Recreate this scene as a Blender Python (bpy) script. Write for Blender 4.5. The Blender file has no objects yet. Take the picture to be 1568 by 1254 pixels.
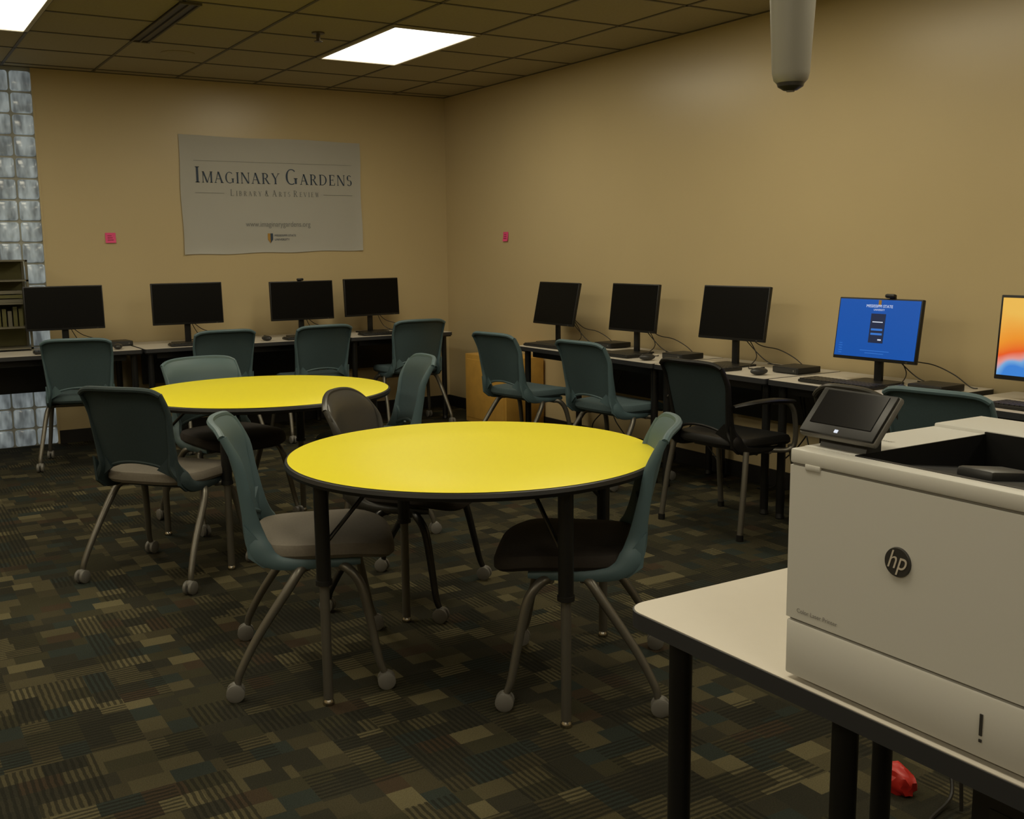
import bpy, bmesh, math, random
from mathutils import Vector, Matrix, Euler
random.seed(4)
S = bpy.context.scene
COL = S.collection
R = math.radians
try:
    S.view_settings.view_transform = 'Standard'
    S.view_settings.look = 'None'
except Exception:
    pass

# ------------------------------------------------------------------ materials
def pmat(name, col, rough=.5, metal=0., spec=.5, emis=None, estr=0., noise=0., nscale=40., bump=0., coat=0.):
    m = bpy.data.materials.new(name); m.use_nodes = True
    nt = m.node_tree; b = nt.nodes['Principled BSDF']
    b.inputs['Base Color'].default_value = (*col, 1)
    b.inputs['Roughness'].default_value = rough
    b.inputs['Metallic'].default_value = metal
    b.inputs['Specular IOR Level'].default_value = spec
    b.inputs['Coat Weight'].default_value = coat
    if emis:
        b.inputs['Emission Color'].default_value = (*emis, 1)
        b.inputs['Emission Strength'].default_value = estr
    if noise > 0 or bump > 0:
        tc = nt.nodes.new('ShaderNodeTexCoord')
        n = nt.nodes.new('ShaderNodeTexNoise'); n.inputs['Scale'].default_value = nscale
        n.inputs['Detail'].default_value = 4
        nt.links.new(tc.outputs['Object'], n.inputs['Vector'])
        if noise > 0:
            mx = nt.nodes.new('ShaderNodeMix'); mx.data_type = 'RGBA'
            mx.inputs[6].default_value = (*[c*(1-noise) for c in col], 1)
            mx.inputs[7].default_value = (*[min(1, c*(1+noise)) for c in col], 1)
            nt.links.new(n.outputs['Fac'], mx.inputs[0])
            nt.links.new(mx.outputs[2], b.inputs['Base Color'])
        if bump > 0:
            bp = nt.nodes.new('ShaderNodeBump'); bp.inputs['Strength'].default_value = bump
            bp.inputs['Distance'].default_value = .002
            nt.links.new(n.outputs['Fac'], bp.inputs['Height'])
            nt.links.new(bp.outputs['Normal'], b.inputs['Normal'])
    return m

M_wall = pmat('wall_paint', (.575, .465, .265), .31, spec=.5, noise=.03, nscale=3, bump=.08)
M_ceil = pmat('ceiling_tile', (.38, .325, .20), .9, noise=.12, nscale=60, bump=.3)
M_grid = pmat('ceiling_grid_metal_shaded', (.10, .085, .055), .6)  # metal bars, coloured dark to carry the shadow lines between tiles
M_base = pmat('baseboard_rubber', (.012, .011, .010), .5)
M_yel = pmat('yellow_laminate', (.90, .80, .022), .45, spec=.3, noise=.01, nscale=5)
M_blk = pmat('black_plastic', (.007, .007, .007), .45)
M_blk2 = pmat('black_metal', (.008, .008, .008), .35)
M_scr = pmat('screen_off', (.003, .003, .003), .35, spec=.15)
M_teal = pmat('teal_plastic', (.088, .145, .165), .5)
M_teal2 = pmat('dark_teal_mesh', (.024, .042, .047), .7, noise=.3, nscale=200)
M_tealmid = pmat('teal_mesh', (.058, .096, .108), .6, noise=.2, nscale=200)
M_dgray = pmat('dark_gray_plastic', (.028, .028, .027), .4)
M_vinyl = pmat('dark_gray_vinyl', (.045, .043, .038), .35)
M_seatbrown = pmat('brown_upholstery_shaded', (.024, .018, .014), .85, noise=.2, nscale=120, bump=.3)  # brown seat fabric, with the shade on it put into the colour
M_seattaupe = pmat('taupe_upholstery_lit', (.17, .15, .12), .85, noise=.15, nscale=120, bump=.3)  # paler seat fabric, with the light on it put into the colour
M_seatteal = pmat('teal_upholstery', (.070, .110, .122), .8, noise=.15, nscale=120, bump=.3)
M_leg = pmat('gray_metal_tube', (.16, .15, .125), .38, metal=.6)
M_chrome = pmat('chrome', (.45, .42, .36), .25, metal=1.)
M_caster = pmat('gray_caster', (.15, .145, .13), .5)
M_lam = pmat('desk_laminate', (.60, .56, .49), .42, spec=.4, noise=.02, nscale=30)
M_edge = pmat('desk_edge', (.026, .027, .030), .45)
M_white = pmat('printer_white', (.58, .57, .53), .45, noise=.01, nscale=200)
M_white2 = pmat('printer_warm_white', (.54, .53, .49), .45)
M_groove = pmat('printer_groove', (.20, .19, .17), .7)
M_logo = pmat('badge_dark', (.05, .048, .045), .35, metal=.3)
M_logolight = pmat('badge_light', (.55, .5, .42), .4)
M_tray = pmat('printer_tray_black', (.008, .008, .008), .5, spec=.25)
M_poster = pmat('poster_vinyl', (.46, .455, .42), .5, noise=.03, nscale=4)
M_ink = pmat('poster_ink_navy', (.030, .055, .10), .6)
M_inkgray = pmat('poster_ink_gray', (.20, .21, .21), .6)
M_gold = pmat('poster_gold', (.45, .25, .04), .6)
M_pink = pmat('sticky_note_pink', (.90, .09, .28), .6)
M_pinkd = pmat('sticky_note_ink', (.25, .02, .06), .6)
M_wood = pmat('cabinet_wood', (.60, .34, .07), .45, noise=.2, nscale=12)
M_lens = pmat('light_lens', (.9, .9, .85), .4, emis=(1, .97, .88), estr=3.)
M_frame = pmat('light_frame', (.5, .45, .33), .5)
M_pole = pmat('camera_housing', (.28, .27, .23), .5)
M_red = pmat('red_wrapper', (.50, .02, .015), .4)
M_mort = pmat('glass_block_mortar', (.36, .35, .29), .8)
M_sprk = pmat('sprinkler_metal', (.12, .10, .08), .4, metal=.5)
M_shelf = pmat('shelf_metal', (.16, .15, .11), .45, metal=.4)
M_olive = pmat('olive_folder', (.10, .095, .03), .7)

# node helper
def N(nt, typ, **kw):
    n = nt.nodes.new(typ)
    for k, v in kw.items(): setattr(n, k, v)
    return n
def mth(nt, op, a, b=None, c=None):
    n = N(nt, 'ShaderNodeMath', operation=op)
    for i, v in enumerate((a, b, c)):
        if v is None: continue
        if isinstance(v, (int, float)): n.inputs[i].default_value = v
        else: nt.links.new(v, n.inputs[i])
    return n.outputs[0]

def carpet():
    m = bpy.data.materials.new('patchwork_carpet'); m.use_nodes = True
    nt = m.node_tree; L = nt.links; b = nt.nodes['Principled BSDF']
    b.inputs['Roughness'].default_value = .95; b.inputs['Specular IOR Level'].default_value = .1
    tc = N(nt, 'ShaderNodeTexCoord'); sp = N(nt, 'ShaderNodeSeparateXYZ')
    L.new(tc.outputs['Object'], sp.inputs[0]); X, Y = sp.outputs[0], sp.outputs[1]
    def wn(a, b_, seed):
        cb = N(nt, 'ShaderNodeCombineXYZ'); L.new(a, cb.inputs[0]); L.new(b_, cb.inputs[1]); cb.inputs[2].default_value = seed
        w = N(nt, 'ShaderNodeTexWhiteNoise', noise_dimensions='3D'); L.new(cb.outputs[0], w.inputs[0]); return w.outputs['Value']
    fl = lambda s, d: mth(nt, 'FLOOR', mth(nt, 'DIVIDE', s, d))
    bx, by = fl(X, .305), fl(Y, .305)
    vb = wn(bx, by, 3.3)
    row = fl(Y, .0763)
    offs = mth(nt, 'MULTIPLY', wn(row, row, 9.1), .3)
    xs = mth(nt, 'ADD', X, offs)
    cellA = wn(fl(xs, .112), row, 1.7)
    colr = fl(X, .0763)
    ys = mth(nt, 'ADD', Y, mth(nt, 'MULTIPLY', wn(colr, colr, 5.2), .3))
    cellB = wn(colr, fl(ys, .095), 2.9)
    pick = mth(nt, 'GREATER_THAN', vb, .5)
    def mixf(a, b_, f):
        n = N(nt, 'ShaderNodeMix'); n.data_type = 'FLOAT'
        L.new(f, n.inputs[0]); L.new(a, n.inputs[2]); L.new(b_, n.inputs[3]); return n.outputs[0]
    cell = mixf(cellA, cellB, pick)
    cr = N(nt, 'ShaderNodeValToRGB'); cr.color_ramp.interpolation = 'CONSTANT'
    els = [(0, (.027, .026, .018)), (.2, (.040, .037, .021)), (.38, (.027, .033, .027)), (.50, (.048, .042, .024)),
           (.62, (.032, .030, .020)), (.74, (.070, .061, .033)), (.89, (.108, .094, .050)), (.95, (.046, .033, .020))]
    while len(cr.color_ramp.elements) < len(els): cr.color_ramp.elements.new(.5)
    for e, (p, c) in zip(cr.color_ramp.elements, els): e.position = p; e.color = (*c, 1)
    L.new(cell, cr.inputs[0])
    so = mth(nt, 'GREATER_THAN', wn(bx, by, 7.7), .45)
    coord = mixf(X, Y, so)
    wob = N(nt, 'ShaderNodeTexNoise'); wob.inputs['Scale'].default_value = 25; L.new(tc.outputs['Object'], wob.inputs['Vector'])
    coord = mth(nt, 'ADD', coord, mth(nt, 'MULTIPLY', wob.outputs['Fac'], .008))
    st = mth(nt, 'GREATER_THAN', mth(nt, 'FRACT', mth(nt, 'DIVIDE', coord, .0185)), .5)
    has = mth(nt, 'LESS_THAN', wn(fl(X, .1525), fl(Y, .1525), 4.4), .60)
    f = mth(nt, 'MULTIPLY', st, has)
    mx = N(nt, 'ShaderNodeMix'); mx.data_type = 'RGBA'; L.new(mth(nt, 'MULTIPLY', f, .70), mx.inputs[0]); L.new(cr.outputs[0], mx.inputs[6])
    mx.inputs[7].default_value = (.014, .014, .010, 1)
    n2 = N(nt, 'ShaderNodeTexNoise'); n2.inputs['Scale'].default_value = 260; L.new(tc.outputs['Object'], n2.inputs['Vector'])
    n3 = N(nt, 'ShaderNodeTexNoise'); n3.inputs['Scale'].default_value = 1.3; L.new(tc.outputs['Object'], n3.inputs['Vector'])
    g = mth(nt, 'MULTIPLY', mth(nt, 'ADD', .5, n2.outputs['Fac']), mth(nt, 'ADD', .5, n3.outputs['Fac']))
    vm = N(nt, 'ShaderNodeVectorMath', operation='SCALE'); L.new(mx.outputs[2], vm.inputs[0]); L.new(g, vm.inputs['Scale'])
    L.new(vm.outputs[0], b.inputs['Base Color'])
    bp = N(nt, 'ShaderNodeBump'); bp.inputs['Strength'].default_value = .5; bp.inputs['Distance'].default_value = .003
    L.new(n2.outputs['Fac'], bp.inputs['Height']); L.new(bp.outputs[0], b.inputs['Normal'])
    return m
M_carpet = carpet()

def glassblock(name, col, estr):
    m = bpy.data.materials.new(name); m.use_nodes = True
    nt = m.node_tree; L = nt.links; b = nt.nodes['Principled BSDF']
    tc = N(nt, 'ShaderNodeTexCoord')
    mp = N(nt, 'ShaderNodeMapping'); mp.inputs['Scale'].default_value = (12, 12, 4); L.new(tc.outputs['Object'], mp.inputs[0])
    w = N(nt, 'ShaderNodeTexNoise'); w.inputs['Scale'].default_value = 1.6; w.inputs['Detail'].default_value = 2; L.new(mp.outputs[0], w.inputs['Vector'])
    cr = N(nt, 'ShaderNodeValToRGB')
    cr.color_ramp.elements[0].position = .35; cr.color_ramp.elements[0].color = (*[c*.55 for c in col], 1)
    cr.color_ramp.elements[1].position = .68; cr.color_ramp.elements[1].color = (*[min(1, c*1.5) for c in col], 1)  # pale streaks painted in as highlights of the glass
    L.new(w.outputs['Fac'], cr.inputs[0]); L.new(cr.outputs[0], b.inputs['Base Color']); L.new(cr.outputs[0], b.inputs['Emission Color'])
    b.inputs['Emission Strength'].default_value = estr  # glow painted in for daylight coming through the blocks
    b.inputs['Roughness'].default_value = .15
    return m
M_gb = glassblock('glass_block_glow', (.235, .27, .28), .45)

def ventura():
    m = bpy.data.materials.new('colorful_wallpaper_screen'); m.use_nodes = True
    nt = m.node_tree; L = nt.links; b = nt.nodes['Principled BSDF']
    tc = N(nt, 'ShaderNodeTexCoord'); sp = N(nt, 'ShaderNodeSeparateXYZ'); L.new(tc.outputs['Object'], sp.inputs[0])
    n = N(nt, 'ShaderNodeTexNoise'); n.inputs['Scale'].default_value = 5; n.inputs['Detail'].default_value = 0; n.inputs['Distortion'].default_value = 1.2
    L.new(tc.outputs['Object'], n.inputs['Vector'])
    z = mth(nt, 'DIVIDE', mth(nt, 'SUBTRACT', sp.outputs[2], .10), .36)
    z = mth(nt, 'SUBTRACT', z, mth(nt, 'MULTIPLY', mth(nt, 'ADD', sp.outputs[0], .30), .6))
    f = mth(nt, 'ADD', z, mth(nt, 'MULTIPLY', mth(nt, 'SUBTRACT', n.outputs['Fac'], .5), .5))
    cr = N(nt, 'ShaderNodeValToRGB')
    els = [(0, (.05, .25, .75)), (.10, (.2, .45, .8)), (.17, (.85, .35, .3)), (.28, (.9, .12, .02)), (.45, (.95, .33, .03)), (.8, (.95, .55, .10))]
    while len(cr.color_ramp.elements) < len(els): cr.color_ramp.elements.new(.5)
    for e, (p, c) in zip(cr.color_ramp.elements, els): e.position = p; e.color = (*c, 1)
    L.new(f, cr.inputs[0]); L.new(cr.outputs[0], b.inputs['Emission Color'])
    b.inputs['Base Color'].default_value = (0, 0, 0, 1); b.inputs['Emission Strength'].default_value = .85; b.inputs['Roughness'].default_value = .3
    return m
M_vent = ventura()
M_blue = pmat('screen_blue', (0, 0, 0), .3, emis=(.002, .075, .36), estr=1.)
M_sdark = pmat('screen_login_panel', (0, 0, 0), .3, emis=(.010, .018, .05), estr=1.)
M_swhite = pmat('screen_text', (0, 0, 0), .3, emis=(.7, .75, .85), estr=1.)
M_sblue2 = pmat('screen_blue_light', (0, 0, 0), .3, emis=(.03, .16, .55), estr=1.)
M_smoke = pmat('panel_screen_dim', (.008, .008, .009), .15, spec=.4)

# ------------------------------------------------------------------ builder
class B:
    def __init__(s): s.v = []; s.f = []; s.m = []; s.slots = []
    def mi(s, m):
        if m not in s.slots: s.slots.append(m)
        return s.slots.index(m)
    def add(s, vs, fs, m, M=None):
        o = len(s.v); k = s.mi(m)
        for p in vs:
            p = Vector(p); s.v.append(M @ p if M else p)
        for f in fs: s.f.append([i+o for i in f]); s.m.append(k)
    def box(s, c, d, m, bev=0., rot=None, seg=2, M=None):
        bm = bmesh.new(); bmesh.ops.create_cube(bm, size=1)
        for v in bm.verts: v.co = Vector((v.co.x*d[0], v.co.y*d[1], v.co.z*d[2]))
        if bev > 0: bmesh.ops.bevel(bm, geom=bm.edges[:], offset=bev, segments=seg, affect='EDGES', profile=.5)
        bm.verts.index_update()
        T = Matrix.Translation(c) @ (Euler(rot).to_matrix().to_4x4() if rot else Matrix())
        if M: T = M @ T
        s.add([v.co for v in bm.verts], [[v.index for v in f.verts] for f in bm.faces], m, T); bm.free()
    def bx(s, x0, x1, y0, y1, z0, z1, m, bev=0.):
        s.box(((x0+x1)/2, (y0+y1)/2, (z0+z1)/2), (abs(x1-x0), abs(y1-y0), abs(z1-z0)), m, bev)
    def tube(s, pts, rad, m, n=10, sub=5, sc=(1, 1, 1), straight=False):
        P = [Vector(p) for p in pts]
        rr = rad if isinstance(rad, (list, tuple)) else [rad]*len(P)
        Q = []; RR = []
        if straight or len(P) == 2: Q = P; RR = list(rr)
        else:
            for i in range(len(P)-1):
                p0 = P[max(i-1, 0)]; p1 = P[i]; p2 = P[i+1]; p3 = P[min(i+2, len(P)-1)]
                for k in range(sub):
                    t = k/sub
                    Q.append(.5*((2*p1)+(p2-p0)*t+(2*p0-5*p1+4*p2-p3)*t*t+(3*p1-p0-3*p2+p3)*t**3)); RR.append(rr[i]*(1-t)+rr[i+1]*t)
            Q.append(P[-1]); RR.append(rr[-1])
        vs = []; up = None
        for i, q in enumerate(Q):
            d = (Q[min(i+1, len(Q)-1)]-Q[max(i-1, 0)]).normalized()
            if up is None:
                up = Vector((1, 0, 0)) if abs(d.x) < .8 else Vector((0, 0, 1))
            up = (up - d*up.dot(d)).normalized(); sd = d.cross(up)
            for k in range(n):
                a = 2*math.pi*k/n; o = (up*math.cos(a)+sd*math.sin(a))*RR[i]
                vs.append(q+Vector((o.x*sc[0], o.y*sc[1], o.z*sc[2])))
        fs = []
        for i in range(len(Q)-1):
            for k in range(n):
                a = i*n+k; b_ = i*n+(k+1) % n; fs.append([a, b_, b_+n, a+n])
        fs.append(list(range(n))[::-1]); fs.append([(len(Q)-1)*n+k for k in range(n)])
        s.add(vs, fs, m)
    def cyl(s, p, q, r, m, r2=None, n=24): s.tube([p, q], [r, r if r2 is None else r2], m, n=n)
    def lathe(s, prof, c, m, n=40):
        vs = []; fs = []
        for r, z in prof:
            for k in range(n):
                a = 2*math.pi*k/n; vs.append((c[0]+r*math.cos(a), c[1]+r*math.sin(a), c[2]+z))
        for i in range(len(prof)-1):
            for k in range(n):
                a = i*n+k; b_ = i*n+(k+1) % n; fs.append([a, b_, b_+n, a+n])
        fs.append(list(range(n))[::-1]); fs.append([(len(prof)-1)*n+k for k in range(n)])
        s.add(vs, fs, m)
    def sph(s, c, r, m, n=14, h=8):
        vs = []; fs = []
        for i in range(h+1):
            t = math.pi*i/h
            rr = max(math.sin(t), .001)
            for k in range(n):
                a = 2*math.pi*k/n; vs.append((c[0]+r[0]*rr*math.cos(a), c[1]+r[1]*rr*math.sin(a), c[2]-r[2]*math.cos(t)))
        for i in range(h):
            for k in range(n):
                a = i*n+k; b_ = i*n+(k+1) % n; fs.append([a, b_, b_+n, a+n])
        s.add(vs, fs, m)
    def prism(s, poly, z0, z1, m, M=None):
        n = len(poly); vs = [(x, y, z0) for x, y in poly]+[(x, y, z1) for x, y in poly]
        fs = [[i, (i+1) % n, (i+1) % n+n, i+n] for i in range(n)]+[list(range(n))[::-1], [i+n for i in range(n)]]
        s.add(vs, fs, m, M)
    def sheet(s, fn, nu, nv, th, m):
        vs = []
        for side in (0, 1):
            for j in range(nv+1):
                for i in range(nu+1):
                    p = fn(-1+2*i/nu, j/nv); vs.append((p[0], p[1]-(th if side else 0), p[2]))
        W = nu+1; K = W*(nv+1); fs = []
        for j in range(nv):
            for i in range(nu):
                a = j*W+i; fs.append([a, a+1, a+W+1, a+W]); fs.append([K+a, K+a+W, K+a+W+1, K+a+1])
        for i in range(nu):
            fs.append([i, K+i, K+i+1, i+1]); a = nv*W+i; fs.append([a, a+1, K+a+1, K+a])
        for j in range(nv):
            a = j*W; fs.append([a, a+W, K+a+W, K+a]); a = j*W+nu; fs.append([a, K+a, K+a+W, a+W])
        s.add(vs, fs, m)
    def mesh(s, name, angle=38):
        me = bpy.data.meshes.new(name); me.from_pydata([tuple(v) for v in s.v], [], s.f)
        for m in s.slots: me.materials.append(m)
        for p, k in zip(me.polygons, s.m): p.material_index = k
        bm = bmesh.new(); bm.from_mesh(me); bmesh.ops.recalc_face_normals(bm, faces=bm.faces[:]); bm.to_mesh(me); bm.free()
        me.shade_smooth()
        try: me.set_sharp_from_angle(angle=R(angle))
        except Exception: pass
        me.update(); return me
    def obj(s, name, loc=(0, 0, 0), rz=0., parent=None):
        return place(s.mesh(name), name, loc, rz, parent)
def place(me, name, loc=(0, 0, 0), rz=0., parent=None):
    o = bpy.data.objects.new(name, me); o.location = loc; o.rotation_euler = (0, 0, rz); COL.objects.link(o)
    if parent: o.parent = parent
    return o
def rrect(x0, x1, y0, y1, r, n=6):
    out = []
    for cx, cy, a0 in ((x1-r, y1-r, 0), (x0+r, y1-r, 90), (x0+r, y0+r, 180), (x1-r, y0+r, 270)):
        for k in range(n+1):
            a = R(a0+90*k/n); out.append((cx+r*math.cos(a), cy+r*math.sin(a)))
    return out
def text(name, body, size, loc, rot, m, parent=None, align='CENTER', shear=0., sx=1.):
    c = bpy.data.curves.new(name, 'FONT'); c.body = body; c.size = size; c.align_x = align; c.shear = shear
    c.materials.append(m); o = bpy.data.objects.new(name, c); COL.objects.link(o)
    o.location = loc; o.rotation_euler = rot; o.scale = (sx, 1, 1)
    if parent: o.parent = parent
    return o

# ------------------------------------------------------------------ room shell
XR, YB, ZC = 4.57, 8.46, 2.75
XL, YF = -3.2, -2.6
GX0, GX1 = .30, 1.21
GS = -.065
def shell(name, x0, x1, y0, y1, z0, z1, m):
    b = B(); b.bx(x0, x1, y0, y1, z0, z1, m); return b.obj(name)
shell('floor', XL-.1, XR+.1, YF-.1, YB+.1, -.08, 0, M_carpet)
shell('ceiling', XL-.1, XR+.1, YF-.1, YB+.1, ZC, ZC+.08, M_ceil)
shell('wall_right', XR, XR+.1, YF, YB+.1, 0, ZC, M_wall)
shell('wall_back', GX1, XR, YB, YB+.1, 0, ZC, M_wall)
shell('wall_back_left', XL, GX0, YB, YB+.1, 0, ZC, M_wall)
shell('wall_left', XL-.1, XL, YF, YB+.1, 0, ZC, M_wall)
shell('wall_front', XL, XR, YF-.1, YF, 0, ZC, M_wall)
shell('baseboard_back', GX1+.001, XR-.012, YB-.01, YB, 0, .10, M_base)
shell('baseboard_right', XR-.01, XR, YF, YB, 0, .10, M_base)
shell('baseboard_left', XL, XL+.01, YF, YB, 0, .10, M_base)
# ceiling grid
b = B(); gx = [4.125+GS-.61*i for i in range(13) if 4.125+GS-.61*i > XL]
gy = [7.10+.61*i for i in (2, 1)]+[7.10-.61*i for i in range(17) if 7.10-.61*i > YF]
for x in gx: b.bx(x-.009, x+.009, YF, YB, ZC-.004, ZC+.001, M_grid)
for y in gy: b.bx(XL, XR, y-.009, y+.009, ZC-.004, ZC+.001, M_grid)
b.bx(XR-.018, XR, YF, YB, ZC-.004, ZC, M_grid); b.bx(XL, XR, YB-.018, YB, ZC-.004, ZC, M_grid)
b.obj('trim_ceiling_grid')
# light fixtures
LCOL = (1., .87, .58)
for fy, pw in ((6.49, 12), (4.05, 14), (1.61, 13), (-.83, 7.5)):
    for fx in (3.21+GS, .77+GS, -1.67+GS):
        b = B()
        b.bx(fx-.285, fx+.285, fy-.595, fy+.595, ZC-.010, ZC-.002, M_lens)
        for sx in (-1, 1):
            b.bx(fx+sx*.29-.012, fx+sx*.29+.012, fy-.605, fy+.605, ZC-.016, ZC-.001, M_frame)
            b.bx(fx-.30, fx+.30, fy+sx*.597-.010, fy+sx*.597+.010, ZC-.016, ZC-.001, M_frame)
        o = b.obj('ceiling_light_panel', )
        ld = bpy.data.lights.new('tube_light', 'AREA'); ld.shape = 'RECTANGLE'; ld.size = .54; ld.size_y = 1.14
        ld.energy = pw; ld.color = LCOL
        lo = bpy.data.objects.new('tube_light', ld); COL.objects.link(lo); lo.location = (fx, fy, ZC-.02); lo.parent = o
# vent
b = B(); vx = 1.66
b.bx(vx-.055, vx+.055, 5.91, 7.09, ZC-.006, ZC-.001, M_blk)
for k in (-1, 0, 1): b.bx(vx+k*.05-.005, vx+k*.05+.005, 5.91, 7.09, ZC-.014, ZC-.002, M_grid)
b.bx(vx-.06, vx+.06, 7.085, 7.10, ZC-.014, ZC-.001, M_grid); b.bx(vx-.06, vx+.06, 5.9, 5.915, ZC-.014, ZC-.001, M_grid)
b.obj('ceiling_air_vent')
b = B(); b.lathe([(.04, 0), (.04, -.008), (.012, -.014), (.012, -.05), (.026, -.052), (.026, -.056), (.004, -.058)], (2.55, 6.33, ZC), M_sprk, 20)
b.obj('fire_sprinkler')
b = B(); b.lathe([(.11, 0), (.11, -.005), (.095, -.008), (.05, -.008), (.01, -.010)], (1.98, 7.42, ZC), M_ceil, 32); b.obj('ceiling_speaker')
# hanging camera
b = B(); cx, cy = 2.325, 2.218
b.lathe([(.070, ZC), (.070, ZC-.3), (.066, 2.15), (.053, 1.91), (.048, 1.89), (.040, 1.882)], (cx, cy, 0), M_pole, 40)
b.lathe([(.040, 1.885), (.036, 1.872), (.02, 1.862), (.004, 1.860)], (cx, cy, 0), M_logo, 32)
b.lathe([(.012, 1.866), (.012, 1.858), (.003, 1.857)], (cx, cy, 0), M_leg, 16)
b.obj('ceiling_hanging_projector_mount')

# glass block window
b = B(); p = .1525
b.bx(GX0, GX1, YB+.02, YB+.09, 0, ZC, M_mort)
nx = int((GX1-GX0)/p)+1; nz = int(ZC/p)+1
for i in range(nx):
    for j in range(nz):
        x1 = GX1-.012-i*p; x0 = max(x1-p+.014, GX0+.002); z1 = ZC-.03-j*p; z0 = max(z1-p+.014, .005)
        if x1-x0 < .03 or z1-z0 < .03: continue
        b.box(((x0+x1)/2, YB+.03, (z0+z1)/2), (x1-x0, .07, z1-z0), M_gb, .016)
b.bx(GX1-.012, GX1+.003, YB-.006, YB+.09, 0, ZC, M_wall)
b.obj('window_1')

# ------------------------------------------------------------------ poster
poster_c = B()
def pf(u, v):
    x = .76*u; z = .912*v
    cur = .010*max(0, abs(u)-.93)/.07*(.4+.6*(1-v)) + .007*max(0, .05-v)/.05
    x += .004*math.sin(v*9)*abs(u)
    return (x, -.002-cur, z+.012*u*(1-v)+.004*math.sin(u*5)*(1 if v > .99 else 0)-.004*math.sin(u*9)*(1 if v < .02 else 0))
poster_c.sheet(pf, 40, 24, .001, M_poster)
poster = poster_c.obj('wall_poster', (2.98, YB, 1.415))
TK, TN, SF = .15, .058, .046
def seg(x0, y0, x1, y1, w):
    return [(x0-w/2, y0), (x0+w/2, y0), (x1+w/2, y1), (x1-w/2, y1)]
def hb(x0, x1, y, h=SF): return [(x0, y), (x1, y), (x1, y+h), (x0, y+h)]
def arc(cx, cy, rx, ry, a0, a1, n=18, thick=TK, thin=TN):
    qs = []; pr = None
    for k in range(n+1):
        a = R(a0+(a1-a0)*k/n); w = thin+(thick-thin)*abs(math.cos(a))**1.3
        o = (cx+rx*math.cos(a), cy+ry*math.sin(a)); i_ = (cx+(rx-w)*math.cos(a), cy+(ry-max(thin, w*.5))*math.sin(a))
        if pr: qs.append([pr[0], o, i_, pr[1]])
        pr = (o, i_)
    return qs
def glyph(c):
    q = []
    def stem(x, y0=0, y1=1, w=TK, st=True, sb=True):
        q.append(seg(x, y0, x, y1, w))
        if sb: q.append(hb(x-w/2-.07, x+w/2+.07, y0))
        if st: q.append(hb(x-w/2-.07, x+w/2+.07, y1-SF))
    if c == 'I': stem(.17); return q, .34
    if c == 'M':
        stem(.12, w=TN); stem(.94, w=TK); q.append(seg(.53, 0, .14, 1, TK)); q.append(seg(.53, 0, .92, 1, TN)); return q, 1.1
    if c == 'A':
        q.append(seg(.1, 0, .42, 1, TN)); q.append(seg(.78, 0, .42, 1, TK*1.1)); q.append(hb(.2, .66, .34)); q.append(hb(0, .24, 0)); q.append(hb(.62, .94, 0)); return q, .93
    if c == 'G':
        q += arc(.48, .5, .44, .52, 48, 300); stem(.80, 0.04, .42, sb=False); return q, .98
    if c == 'C':
        q += arc(.48, .5, .44, .52, 48, 312); return q, .86
    if c == 'N':
        stem(.14, w=TN); q.append(seg(.80, 0, .16, 1, TK*1.1)); stem(.84, w=TN, sb=False); return q, .98
    if c in 'RPB':
        stem(.18); q += arc(.34, .74, .34, .26, -90, 90)
        q.append(hb(.18, .36, 1-SF)); q.append(hb(.18, .36, .48))
        if c == 'R': q.append(seg(.74, 0, .42, .48, TK)); q.append(hb(.64, .9, 0)); return q, .88
        if c == 'B': q += arc(.36, .27, .38, .28, -90, 90); q.append(hb(.18, .38, 0))
        return q, .8
    if c == 'D':
        stem(.18); q += arc(.36, .5, .52, .5, -90, 90); q.append(hb(.18, .38, 1-SF)); q.append(hb(.18, .38, 0)); return q, .96
    if c in 'EL':
        stem(.18); q.append(hb(.18, .66, 0)); q.append([(.62, 0), (.68, 0), (.70, .22), (.66, .22)])
        if c == 'E': q.append(hb(.18, .62, 1-SF)); q.append(hb(.18, .5, .49)); q.append([(.58, 1), (.64, 1), (.65, .8), (.61, .8)]); q.append([(.47, .4), (.51, .4), (.51, .62), (.47, .62)])
        return q, .76
    if c == 'S':
        q += arc(.32, .74, .27, .27, 35, 262); q += arc(.32, .27, .29, .28, -145, 82); return q, .68
    if c == 'T':
        stem(.4, st=False); q.append(hb(.04, .76, 1-SF)); q.append([(.04, 1), (.08, 1), (.05, .8), (.02, .8)]); q.append([(.72, 1), (.76, 1), (.78, .8), (.75, .8)]); return q, .82
    if c == 'Y':
        q.append(seg(.44, .46, .12, 1, TK)); q.append(seg(.44, .46, .78, 1, TN)); stem(.44, 0, .5, st=False); q.append(hb(0, .27, 1-SF)); q.append(hb(.66, .9, 1-SF)); return q, .9
    if c == 'V':
        q.append(seg(.44, 0, .1, 1, TK)); q.append(seg(.44, 0, .8, 1, TN)); q.append(hb(0, .25, 1-SF)); q.append(hb(.68, .92, 1-SF)); return q, .9
    if c == 'W':
        for d in (0, .42): q.append(seg(.38+d, 0, .1+d, 1, TK)); q.append(seg(.38+d, 0, .52+d, 1, TN))
        q.append(hb(0, .25, 1-SF)); q.append(hb(.82, 1.06, 1-SF)); return q, 1.1
    if c == '&':
        q += arc(.34, .74, .18, .22, 0, 360); q += arc(.34, .27, .28, .28, 30, 330); q.append(seg(.7, 0, .25, .65, TK)); return q, .8
    return q, .4
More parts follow.
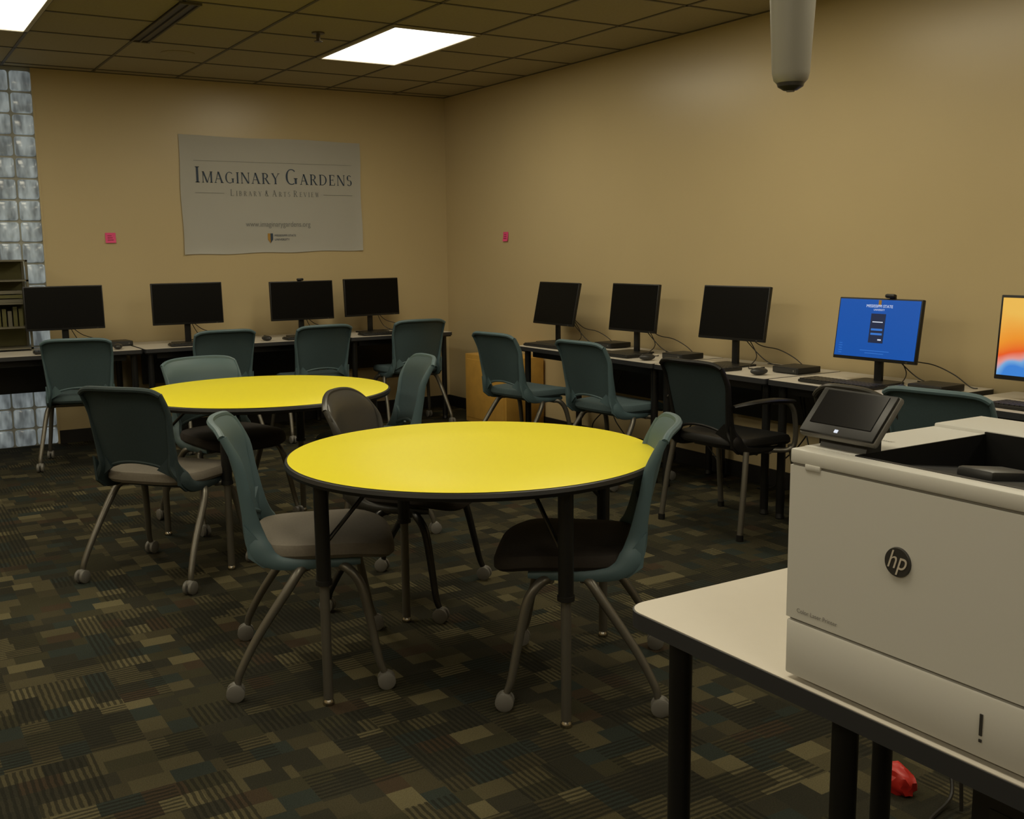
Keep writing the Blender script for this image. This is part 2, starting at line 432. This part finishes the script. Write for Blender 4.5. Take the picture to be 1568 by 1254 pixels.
def serif_line(name, words, width, cap, small, loc, m, parent, track=.14):
    items = []; x = 0
    for wi, w in enumerate(words):
        for ci, c in enumerate(w):
            sc = cap if ci == 0 else small
            q, adv = glyph(c); items.append((q, x, sc)); x += (adv+track)*sc
        x += .45*small
    tot = x-.45*small-track*small; k = width/tot
    bb = B()
    for q, x0, sc in items:
        for poly in q:
            vs = [((x0+px*sc)*k-width/2, 0, py*sc) for px, py in poly]
            bb.add(vs, [list(range(len(vs)))], m)
    me = bb.mesh(name); o = place(me, name, loc, 0, parent); return o
PZ = 1.415
def px(x): return x-2.98
serif_line('title_text', ['IMAGINARY', 'GARDENS'], 1.33, .122, .086, (px(3.0), -.006, 1.967-PZ), M_ink, poster)
serif_line('subtitle_text', ['LIBRARY', '&', 'ARTS', 'REVIEW'], .75, .050, .038, (px(2.985), -.006, 1.868-PZ), M_inkgray, poster, track=.45)
text('url_text', 'www.imaginarygardens.org', .060, (px(3.0), -.006, 1.625-PZ), (R(90), 0, 0), M_inkgray, poster, sx=.84)
b = B()
b.bx(px(2.33), px(3.66), -.0062, -.0058, 2.135-PZ, 2.137-PZ, M_inkgray)
b.bx(px(2.33), px(2.56), -.0062, -.0058, 1.885-PZ, 1.888-PZ, M_inkgray); b.bx(px(3.40), px(3.66), -.0062, -.0058, 1.885-PZ, 1.888-PZ, M_inkgray)
sh = [(-.022, .07), (.022, .07), (.022, .02), (0, -.01), (-.022, .02)]
b.add([(px(2.925)+x, -.006, 1.50-PZ+z) for x, z in sh], [[0, 1, 2, 3, 4]], M_gold)
b.add([(px(2.925)+x, -.0065, 1.50-PZ+z) for x, z in [(0, .07), (.022, .07), (.022, .02), (0, -.01)]], [[0, 1, 2, 3]], M_ink)
b.obj('rules_and_crest', parent=poster)
text('university_text', 'MISSISSIPPI STATE', .024, (px(2.96), -.006, 1.545-PZ), (R(90), 0, 0), M_ink, poster, align='LEFT')
text('university_text_2', 'UNIVERSITY', .024, (px(2.96), -.006, 1.512-PZ), (R(90), 0, 0), M_ink, poster, align='LEFT')

def note(loc, rz):
    bb = B()
    bb.sheet(lambda u, v: (.038*u, -.001-.010*(1-v)**2, .076*v-.038), 6, 8, .0006, M_pink)
    for k in range(3): bb.bx(-.022, .02-.006*k, -.0095+.003*k, -.0085+.003*k, -.018+.016*k, -.014+.016*k, M_pinkd)
    o = bb.obj('sticky_note', loc, rz); return o
note((1.673, YB-.002, 1.538), 0); note((XR-.002, 7.437, 1.523), R(-90))

# ------------------------------------------------------------------ chairs
def make_chair(name, mback, mrail, mseat, arms=False, casters=True, mleg=M_leg, zt=.872, wide=1., rake=1., rounded=False):
    b = B()
    zb = .505
    def bf(u, v):
        hw = (.190+.030*v)*wide
        z0 = zb+.040*(1-u*u)
        z1 = zt-(.05*abs(u)**3.5 if rounded else .022*abs(u)**8)-.006*u*u
        z = z0+(z1-z0)*v
        y = -.208-(.066*v+.030*max(0, (v-.78)/.22)**2)*rake-.050*(1-u*u)*(.55+.45*v)
        return (hw*u*(1-(.10 if rounded else .03)*max(0, (v-.85)/.15)**2), y, z)
    b.sheet(bf, 18, 16, .010, mback)
    b.tube([(bf(u, 1)[0], bf(u, 1)[1]-.008, bf(u, 1)[2]-.002) for u in (-1, -.85, -.6, -.3, 0, .3, .6, .85, 1)], .012, mrail, n=8, sub=3)
    for sx in (-1, 1):
        e = [bf(sx, v) for v in (1, .75, .5, .25, .06)]
        pts = [(x, y-.004, z) for x, y, z in e]+[(sx*.205, -.196, .475), (sx*.214, -.150, .432), (sx*.214, -.04, .418), (sx*.20, .12, .415)]
        b.tube(pts, [.011, .014, .016, .020, .027, .032, .026, .018, .012], mrail, n=10, sub=4, sc=(.62, 1.25, 1))
        g = [(-.245, .56), (-.17, .47), (-.06, .435), (-.06, .415), (-.19, .415), (-.235, .45)]
        x0, x1 = sx*.203, sx*.214
        vs = [(x0, y, z) for y, z in g]+[(x1, y, z) for y, z in g]; n_ = len(g)
        b.add(vs, [list(range(n_)), list(range(n_, 2*n_))]+[[i, (i+1) % n_, (i+1) % n_+n_, i+n_] for i in range(n_)], mrail)
        b.add([(sx*.19, -.214, .60), (sx*.19, -.205, .47), (sx*.115, -.238, .515), (sx*.19, -.226, .60), (sx*.19, -.217, .47), (sx*.115, -.250, .515)],
              [[0, 1, 2], [3, 4, 5], [0, 1, 4, 3], [1, 2, 5, 4], [2, 0, 3, 5]], mrail)
    b.tube([(bf(u, 0)[0], bf(u, 0)[1]-.005, bf(u, 0)[2]) for u in (-1, -.6, -.3, 0, .3, .6, 1)], .009, mrail, n=8, sub=3)
    def ring(sw, z, n=36):
        out = []
        for k in range(n):
            a = 2*math.pi*k/n; c, s_ = math.cos(a), math.sin(a)
            x = math.copysign(abs(c)**.5, c)*.235*sw; y = math.copysign(abs(s_)**.5, s_)*.232*sw
            x *= 1+.05*(y/.225)
            zz = z-.028*max(0, y/.225-.35)**2/.42-.0+.010*max(0, -y/.225-.5)
            out.append((x, y+.010, zz))
        return out
    prof = [(.80, .432), (.95, .436), (1., .450), (1., .470), (.97, .484), (.88, .491), (.6, .490), (.25, .487)]
    vs = []; fs = []; n = 36
    for sw, z in prof: vs += ring(sw, z)
    for i in range(len(prof)-1):
        for k in range(n): a = i*n+k; c_ = i*n+(k+1) % n; fs.append([a, c_, c_+n, a+n])
    fs.append([(len(prof)-1)*n+k for k in range(n)])
    b.add(vs, fs, mseat)
    vs = ring(.80, .433)+ring(.93, .438)+ring(.7, .418)
    fs = [[k, (k+1) % n, (k+1) % n+n, k+n] for k in range(n)]+[[k, (k+1) % n, (k+1) % n+2*n, k+2*n] for k in range(n)]+[[2*n+k for k in range(n)][::-1]]
    b.add(vs, fs, mrail)
    b.cyl((-.21, -.05, .405), (.21, -.05, .405), .012, mleg, n=10)
    b.cyl((-.21, .05, .400), (.21, .05, .400), .012, mleg, n=10)
    o_ = -.050
    for sx in (-1, 1):
        if arms:
            for yy in (-.21, .20):
                b.tube([(sx*.245, yy*.8, .43), (sx*.262, yy*.95, .25), (sx*.272, yy*1.1, .03)], .015, mleg, n=12)
                b.cyl((sx*.272, yy*1.1, .0), (sx*.272, yy*1.1, .03), .018, M_blk, n=14)
            b.tube([(sx*.20, .07, .405), (sx*.262, .16, .42), (sx*.275, .15, .58), (sx*.272, .10, .650), (sx*.268, .0, .665)], .013, mleg, n=10)
            b.tube([(sx*.268, .14, .655), (sx*.272, .0, .672), (sx*.265, -.14, .672), (sx*.22, -.235, .655)], [.018, .022, .02, .014], M_blk, n=10, sc=(1.3, 1, .6))
        else:
            b.tube([(sx*.19, -.05, .405), (sx*.222, -.075, .400), (sx*.240, -.115, .345), (sx*.258, -.185+o_*.6, .20), (sx*.272, -.222+o_, .095), (sx*.275, -.232+o_, .055)], [.014, .016, .016, .014, .013, .011], mleg, n=12)
            b.tube([(sx*.19, .05, .400), (sx*.222, .080, .397), (sx*.240, .120, .340), (sx*.258, .180+o_*.6, .20), (sx*.272, .220+o_, .095), (sx*.275, .235+o_, .055)], [.014, .016, .016, .014, .013, .011], mleg, n=12)
            for yy in (-.240+o_, .240+o_):
                for dx in (-.013, .013):
                    c = (sx*.275+dx, yy, .029)
                    b.tube([(c[0]-.009, c[1], c[2]), (c[0]-.006, c[1], c[2]), (c[0]+.006, c[1], c[2]), (c[0]+.009, c[1], c[2])], [.023, .029, .029, .023], M_caster, n=20, straight=True)
                b.sph((sx*.275, yy, .045), (.016, .02, .018), M_caster, 10, 6)
    return b.mesh(name)
ch_teal = make_chair('chair_teal', M_tealmid, M_teal, M_seatteal)
ch_taupe = make_chair('chair_taupe', M_teal, M_teal, M_seattaupe, rake=.85)
ch_brown = make_chair('chair_brown', M_teal, M_teal, M_seatbrown, rake=.85)
ch_low = make_chair('chair_low', M_teal, M_teal, M_seatbrown, zt=.848)
ch_dark = make_chair('chair_dark', M_teal2, M_teal2, M_seattaupe, wide=.92)
ch_gray = make_chair('chair_gray', M_vinyl, M_vinyl, M_seatbrown, mleg=M_blk2, zt=.85, wide=.95, rounded=True)
ch_arm = make_chair('chair_arm', M_teal2, M_blk, M_blk, arms=True, wide=.95)
def chair(me, x, y, deg, name='rolling_chair'):
    return place(me, name, (x, y, 0), R(deg-90))
chair(ch_taupe, 1.285, 3.325, -21)
chair(ch_brown, 1.92, 2.745, 142)
chair(ch_gray, 1.88, 3.77, -48)
chair(ch_teal, 2.16, 4.93, 168)
chair(ch_dark, 1.125, 4.72, 40)
chair(ch_low, 1.62, 5.45, -78)
chair(ch_teal, 1.27, 7.60, 74)
chair(ch_teal, 2.20, 7.72, 90)
chair(ch_teal, 2.95, 7.72, 90)
chair(ch_teal, 3.81, 7.80, 86)
chair(ch_teal, 3.87, 6.02, 8)
chair(ch_teal, 3.95, 5.13, 5)
chair(ch_arm, 3.76, 3.92, 4, 'armchair')
chair(ch_gray, 3.75, 2.91, 3)
chair(ch_teal, 3.77, 2.56, 8)

# ------------------------------------------------------------------ round tables
def round_table(x, y, a0, h=.7425):
    b = B(); k_ = h-.7425
    b.lathe([(.596, .712+k_), (.612, .716+k_), (.617, .727+k_), (.613, .738+k_), (.604, .7415+k_)], (0, 0, 0), M_blk, 96)
    b.lathe([(.600, .7400+k_), (.606, .7418+k_), (.604, .7425+k_), (.3, .7425+k_), (.01, .7425+k_)], (0, 0, 0), M_yel, 96)
    b.lathe([(.50, .695+k_), (.50, .712+k_), (.48, .712+k_), (.48, .695+k_)], (0, 0, 0), M_blk2, 48)
    for k in range(4):
        a = R(a0+90*k); c, s_ = math.cos(a), math.sin(a); lx, ly = .54*c, .54*s_
        b.cyl((lx, ly, .40), (lx, ly, .712+k_), .023, M_blk2, n=20)
        b.cyl((lx, ly, .02), (lx, ly, .42), .0155, M_leg, n=20)
        b.cyl((lx, ly, .395), (lx, ly, .41), .026, M_blk, n=20)
        b.lathe([(.017, 0), (.019, .004), (.017, .014), (.008, .026)], (lx, ly, 0), M_chrome, 16)
        b.box((lx*.93, ly*.93, .706+k_), (.11, .11, .010), M_blk2, rot=(0, 0, a))
        b.cyl((lx*.99, ly*.99, .52), (lx*.62, ly*.62, .708+k_), .007, M_blk2, n=8)
    return b.obj('round_table', (x, y, 0))
round_table(1.695, 2.985, 0, .758)
round_table(1.665, 5.00, 52, .748)

# ------------------------------------------------------------------ desks
def desk(name, x0, x1, y0, y1, r=.02, h=.74, legs=None, modesty=None, legr=.022, th=.028):
    cx, cy = (x0+x1)/2, (y0+y1)/2; b = B()
    b.prism(rrect(x0-cx, x1-cx, y0-cy, y1-cy, r), h-th, h-.0015, M_edge)
    e = .003; b.prism(rrect(x0-cx+e, x1-cx-e, y0-cy+e, y1-cy-e, max(r-e, .004)), h-.002, h, M_lam)
    ix, iy = (.07, .05) if modesty == 'x' else (.05, .07)
    L = legs or [(x0+ix, y0+iy), (x1-ix, y0+iy), (x0+ix, y1-iy), (x1-ix, y1-iy)]
    for lx, ly in L:
        b.cyl((lx-cx, ly-cy, .03), (lx-cx, ly-cy, h-th), legr, M_blk2, n=20)
        b.lathe([(.02, 0), (.024, .006), (.020, .03), (.012, .035)], (lx-cx, ly-cy, 0), M_blk, 16)
        b.box((lx-cx, ly-cy, h-th-.006), (.09, .09, .010), M_blk2)
    if modesty == 'y': b.bx(x0+.1-cx, x1-.1-cx, y1-.09-cy, y1-.075-cy, .42, h-th, M_blk2); b.bx(x0+.1-cx, x1-.1-cx, y0+.08-cy, y0+.11-cy, h-th-.05, h-th, M_blk2)
    if modesty == 'x': b.bx(x1-.09-cx, x1-.075-cx, y0+.1-cy, y1-.1-cy, .42, h-th, M_blk2); b.bx(x0+.08-cx, x0+.11-cx, y0+.1-cy, y1-.1-cy, h-th-.05, h-th, M_blk2)
    return b.obj(name, (cx, cy, 0))
for a, c in ((.20, 1.70), (1.715, 3.29), (3.305, 4.22)): desk('computer_desk', a, c, 7.74, 8.42, modesty='y')
for a, c in ((4.82, 6.33), (3.90, 4.805), (2.98, 3.885), (1.45, 2.88)): desk('computer_desk', 3.96, 4.545, a, c, modesty='x')
desk('printer_table', 1.195, 1.955, .0, 1.535, r=.05, legs=[(1.275, 1.455), (1.335, 1.11), (1.87, 1.45), (1.275, .09), (1.87, .09)], th=.032)
b = B(); b.bx(4.20, 4.55, 6.86, 7.50, .02, .58, M_wood, .006); b.bx(4.195, 4.205, 6.89, 7.47, .06, .54, M_wood, .003); b.bx(4.185, 4.196, 7.15, 7.20, .42, .435, M_chrome)
b.bx(4.22, 4.55, 6.88, 7.48, 0, .02, M_blk); b.obj('wooden_cabinet')
# metal shelf at far left, standing on the desk by the glass blocks
b = B()
for x in (.66, 1.035):
    for y in (8.18, 8.40): b.bx(x-.008, x+.008, y-.008, y+.008, 0, .64, M_shelf)
for z in (.02, .17, .34, .50, .64): b.bx(.652, 1.043, 8.172, 8.408, z-.008, z+.004, M_shelf)
b.bx(.66, 1.035, 8.395, 8.402, .02, .64, M_olive)
for k in range(9): b.bx(.68+.036*k, .706+.036*k, 8.22, 8.38, .174, .174+.11+.03*((k*5) % 3)/2, M_olive if k % 3 else M_shelf)
for k in range(3): b.bx(.70, 1.0, 8.2, 8.38, .345+.03*k, .368+.03*k, M_olive if k % 2 else M_shelf)
b.obj('metal_shelf', (0, 0, .74))

# ------------------------------------------------------------------ monitors
DZ = .74
def monitor(x, y, deg, w=.53, h=.312, z0=.135, tilt=5, kind='off', webcam=False, name='computer_monitor'):
    b = B()
    b.prism(rrect(-.12, .12, -.07, .11, .02), 0, .010, M_blk)
    b.box((0, .055, (z0+.14)/2+.005), (.045, .02, z0+.14), M_blk, .004)
    T = Matrix.Translation((0, 0, z0)) @ Matrix.Rotation(-R(tilt), 4, 'X')
    fr = M_blk
    b.box((0, .012, h/2), (w, .024, h), fr, .004, M=T)
    b.box((0, .032, h/2), (w*.55, .03, h*.6), fr, .01, M=T)
    bz = .008 if kind != 'mac' else .012
    sm = {'off': M_scr, 'blue': M_blue, 'mac': M_vent}[kind]
    b.box((0, -.0005, h/2+.004), (w-2*bz, .003, h-2*bz-.008), sm, M=T)
    b.box((w*.4, -.001, .006), (.012, .002, .002), M_caster, M=T)
    if webcam:
        b.box((.06 if kind == 'blue' else -.01, .0, h+.012), (.055, .028, .020), M_blk, .008, M=T)
        b.box((.06 if kind == 'blue' else -.01, .02, h-.005), (.03, .02, .03), M_blk, .004, M=T)
    o = b.obj(name, (x, y, DZ), R(deg))
    if kind == 'blue':
        c = B()
        c.box((.005, -.003, h*.52), (.085, .0015, .145), M_sdark, M=T)
        c.box((.005, -.0042, h*.62), (.060, .001, .004), M_swhite, M=T)
        c.box((.005, -.0042, h*.50), (.066, .001, .010), M_sblue2, M=T)
        c.box((.005, -.0042, h*.43), (.066, .001, .010), M_sblue2, M=T)
        c.box((.027, -.0042, h*.34), (.020, .001, .006), M_swhite, M=T)
        for k in range(5): c.box((-.20, -.003, h*.1+.012*k), (.018+.004*(k % 2), .001, .003), M_sblue2, M=T)
        c.box((.005, -.003, h*.16), (.17, .001, .003), M_sblue2, M=T)
        c.box((.005, -.003, h*.12), (.11, .001, .003), M_sblue2, M=T)
        c.box((.005, -.003, h*.93), (.016, .0015, .024), M_gold, M=T)
        c.obj('login_screen_panel', parent=o)
        for body, size, zz in (('MISSISSIPPI STATE', .020, h*.85), ('UNIVERSITY', .012, h*.80)):
            p_ = T @ Vector((.005, -.004, zz))
            text('login_title', body, size, p_, (R(90-tilt), 0, 0), M_swhite, o)
    return o
monitor(1.25, 8.05, 0, z0=.145, tilt=3)
monitor(2.12, 8.05, 0, z0=.145, tilt=3)
monitor(3.04, 8.08, 0, z0=.135, tilt=3, webcam=True)
monitor(3.68, 8.14, 8, z0=.14, tilt=3)
monitor(4.27, 6.33, -91, w=.52, z0=.135, tilt=12)
monitor(4.27, 5.41, -88, w=.46, z0=.14, tilt=7)
monitor(4.25, 4.47, -86, w=.50, z0=.150, tilt=9)
monitor(4.25, 3.46, -88, w=.485, z0=.112, tilt=8, kind='blue', webcam=True)
monitor(4.25, 2.49, -90, w=.62, h=.37, z0=.09, tilt=4, kind='mac', name='all_in_one_computer')

b = B(); b.box((0, 0, .009), (.44, .14, .014), M_blk, .004)
for r_ in range(5):
    for k in range(18): b.box((-.204+.024*k, -.052+.025*r_, .018), (.020, .020, .007), M_dgray)
kb = b.mesh('keyboard_mesh')
b = B(); b.sph((0, 0, .012), (.031, .052, .020), M_dgray, 18, 10); b.bx(-.002, .002, .01, .035, .028, .033, M_blk); b.sph((0, 0, .006), (.030, .050, .006), M_blk, 18, 6)
mouse = b.mesh('mouse_mesh')
b = B(); b.box((0, 0, .020), (.18, .18, .034), M_blk, .004); b.box((0, -.091, .02), (.16, .002, .022), M_dgray); b.box((.06, -.093, .02), (.008, .002, .008), M_caster)
b.bx(-.07, .07, -.07, .07, 0, .004, M_blk); pc = b.mesh('mini_pc_mesh')
def pl(me, name, x, y, deg, dz=0): place(me, name, (x, y, DZ+dz), R(deg))
for x in (1.22, 2.14, 3.02, 3.66): pl(kb, 'keyboard', x, 7.86, random.uniform(-4, 4))
for x in (1.56, 2.48, 2.66): pl(mouse, 'computer_mouse', x, 7.88, random.uniform(-20, 20), .009)
for x in (1.62, 3.37): pl(pc, 'mini_desktop_computer', x, 8.2, 4)
for y in (6.08, 5.35, 4.47, 3.50, 2.45): pl(kb, 'keyboard', 4.08, y, -90+random.uniform(-4, 4))
for y in (5.72, 4.98, 4.04, 3.14): pl(mouse, 'computer_mouse', 4.06, y, -90+random.uniform(-20, 20), .009)
for x, y in ((4.42, 5.80), (4.30, 4.93), (4.30, 4.00), (4.25, 3.09)): pl(pc, 'mini_desktop_computer', x, y, -88)
def cable(pts, r=.0028, loc=(0, 0, 0)):
    bb = B(); bb.tube(pts, r, M_blk, n=6, sub=8); return bb.obj('computer_cable', loc)
for x in (1.25, 2.12, 3.04, 3.68):
    cable([(x+.02, 8.15, .93), (x+.12, 8.17, .84), (x+.22, 8.12, .80), (x+.27, 8.2, .755), (x+.2, 8.28, .745), (x+.05, 8.33, .745)])
    cable([(x+.03, 8.15, .92), (x+.10, 8.15, .79), (x+.18, 8.05, .747), (x+.28, 8.02, .745), (x+.29, 7.97, .745)])
for y in (6.20, 5.38, 4.47, 3.45):
    cable([(4.35, y-.02, .93), (4.39, y-.10, .86), (4.42, y-.22, .84), (4.44, y-.32, .80), (4.45, y-.40, .75), (4.45, y-.44, .746)])
    cable([(4.35, y-.03, .92), (4.37, y-.10, .80), (4.24, y-.17, .748), (4.21, y-.23, .746), (4.25, y-.27, .746), (4.28, y-.24, .746)])
    cable([(4.35, y-.01, .90), (4.38, y-.15, .78), (4.41, y-.25, .748), (4.46, y-.36, .746), (4.46, y-.1, .746)])
for y in (5.9, 5.0, 4.1, 3.3):
    cable([(4.44, y, .60), (4.44, y-.05, .40), (4.40, y-.15, .25), (4.43, y-.25, .12), (4.4, y-.35, .006), (4.3, y-.5, .005)], .004)
    cable([(4.44, y-.2, .60), (4.43, y-.12, .45), (4.44, y, .30), (4.40, y+.1, .18), (4.43, y+.15, .05), (4.43, y+.3, .006)], .004)

b = B(); b.box((0, 0, .235), (.19, .44, .43), M_blk, .008); b.box((-.097, 0, .25), (.003, .36, .34), M_dgray)
for sx in (-1, 1):
    for sy in (-1, 1): b.box((sx*.07, sy*.18, .011), (.03, .03, .022), M_blk)
b.obj('computer_tower', (1.74, .86, 0))
b = B()
bm = bmesh.new(); bmesh.ops.create_icosphere(bm, subdivisions=3, radius=1)
for v in bm.verts:
    k = .85+.25*random.random(); v.co = Vector((v.co.x*.036*k, v.co.y*.05*k, max(-.03, v.co.z*.045*k)))
bm.verts.index_update(); b.add([v.co+Vector((0, 0, .03)) for v in bm.verts], [[v.index for v in f.verts] for f in bm.faces], M_red); bm.free()
b.obj('crumpled_red_wrapper', (2.21, 1.66, 0))
cable([(2.05, 1.35, .006), (2.12, 1.50, .006), (2.28, 1.55, .02), (2.35, 1.62, .12), (2.33, 1.58, .30), (2.25, 1.50, .006)], .005)
# ------------------------------------------------------------------ printer
b = B(); D_, W_ = .475, .457
b.bx(0, D_, -W_, 0, .008, .098, M_white, .004)
b.bx(.005, D_-.004, -W_+.004, -.004, .096, .106, M_groove)
e0, e1 = .030, .345
zf = .300   # bottom of the output well
b.bx(0, D_, -W_, 0, .102, zf, M_white)
b.bx(0, e0, -W_, 0, zf, .346, M_white)
b.bx(e0, e1, -.098, 0, zf, .346, M_white)
b.bx(e0, e1, -W_, -W_+.035, zf, .346, M_white)
b.bx(e1, D_, -W_, 0, zf, .346, M_white)
b.bx(-.001, e0, -W_, 0, .3495, .372, M_white, .003)
b.bx(e0, e1, -.098, 0, .3495, .372, M_white)
b.bx(e0, e1, -W_, -W_+.035, .3495, .372, M_white)
b.bx(e1, D_, -W_, 0, .3495, .378, M_white, .003)
for r_ in ((.003, e0, -W_+.003, -.003), (e0, e1, -.098, -.003), (e0, e1, -W_+.003, -W_+.035), (e1, D_-.003, -W_+.003, -.003)):
    b.bx(*r_, .345, .351, M_groove)
y0, y1 = -W_+.0375, -.1005
b.add([(e0, y1, .362), (e0, y0, .362), (e1, y0, .318), (e1, y1, .318), (e0, y1, .301), (e0, y0, .301), (e1, y0, .301), (e1, y1, .301)],
      [[0, 1, 2, 3], [4, 5, 1, 0], [5, 6, 2, 1], [6, 7, 3, 2], [7, 4, 0, 3]], M_tray)
b.bx(e0, e1, -.1005, -.0978, .301, .3728, M_tray); b.bx(e0, e1, -W_+.0348, -W_+.0375, .301, .3728, M_tray); b.bx(e1-.003, e1+.002, -W_+.035, -.098, .301, .376, M_tray)
b.bx(e0-.004, e0+.004, y0, y1, .362, .3726, M_tray)
b.box((.20, -.215, .343), (.11, .060, .018), M_dgray, .006, rot=(0, R(8), 0))
b.box((.003, -.045, .347), (.010, .030, .010), M_white2, .002)
b.box((-.0006, -.345, .055), (.002, .004, .030), M_logo); b.box((-.0006, -.345, .033), (.002, .004, .004), M_logo)
for sx in (.04, D_-.04):
    for sy in (-.04, -W_+.04): b.cyl((sx, sy, 0), (sx, sy, .010), .014, M_blk, n=12)
cyb, czb = -.205, .241
b.tube([(-.0035, cyb, czb), (-.0005, cyb, czb), (.002, cyb, czb)], [.0205, .0215, .0215], M_logo, n=48, straight=True)
printer = b.obj('office_printer', (1.205, 1.127, DZ))
text('badge_letters', 'hp', .038, (-.0042, cyb+.001, czb-.009), (R(90), 0, R(-90)), M_logolight, printer, shear=.35, sx=.85)
text('model_label', 'Color Laser Printer', .010, (-.0006, -.022, .114), (R(90), 0, R(-90)), M_groove, printer, align='LEFT')
# control panel
b = B(); T = Matrix.Translation((.062, -.056, .425)) @ Matrix.Rotation(R(42), 4, 'Y')
b.box((.006, 0, 0), (.012, .146, .090), M_caster, .005, M=T)
b.box((-.001, 0, 0), (.006, .140, .084), M_blk, .002, M=T)
b.box((-.0045, 0, .006), (.002, .116, .062), M_smoke, M=T)
b.box((-.0045, 0, -.035), (.002, .006, .005), M_swhite, M=T)
b.add([(.050, -.10, .370), (.085, -.10, .370), (.085, -.10, .425), (.060, -.10, .400), (.050, -.012, .370), (.085, -.012, .370), (.085, -.012, .425), (.060, -.012, .400)],
      [[0, 1, 2, 3], [4, 5, 6, 7], [0, 1, 5, 4], [1, 2, 6, 5], [2, 3, 7, 6], [3, 0, 4, 7]], M_dgray)
b.obj('touch_control_panel', parent=printer)
text('top_label', 'ColorLaser', .014, (.16, -.03, .3725), (0, 0, R(-90)), M_groove, printer)

# ------------------------------------------------------------------ world, camera
w = bpy.data.worlds.new('World'); S.world = w; w.use_nodes = True
w.node_tree.nodes['Background'].inputs[0].default_value = (.5, .45, .35, 1); w.node_tree.nodes['Background'].inputs[1].default_value = .1
fwd = Vector((.521, .8408, -.1512)).normalized(); rt = Vector((.849, -.5281, -.0108)); rt = (rt-fwd*rt.dot(fwd)).normalized()
bk = -fwd; upv = bk.cross(rt)
Mx = Matrix((rt, upv, bk)).transposed().to_4x4(); Mx.translation = (0, 0, 1.42)
cd = bpy.data.cameras.new('camera'); cd.lens = 36*1606/1568; cd.sensor_width = 36; cd.sensor_fit = 'HORIZONTAL'; cd.clip_start = .05
co = bpy.data.objects.new('camera', cd); COL.objects.link(co); co.matrix_world = Mx; S.camera = co
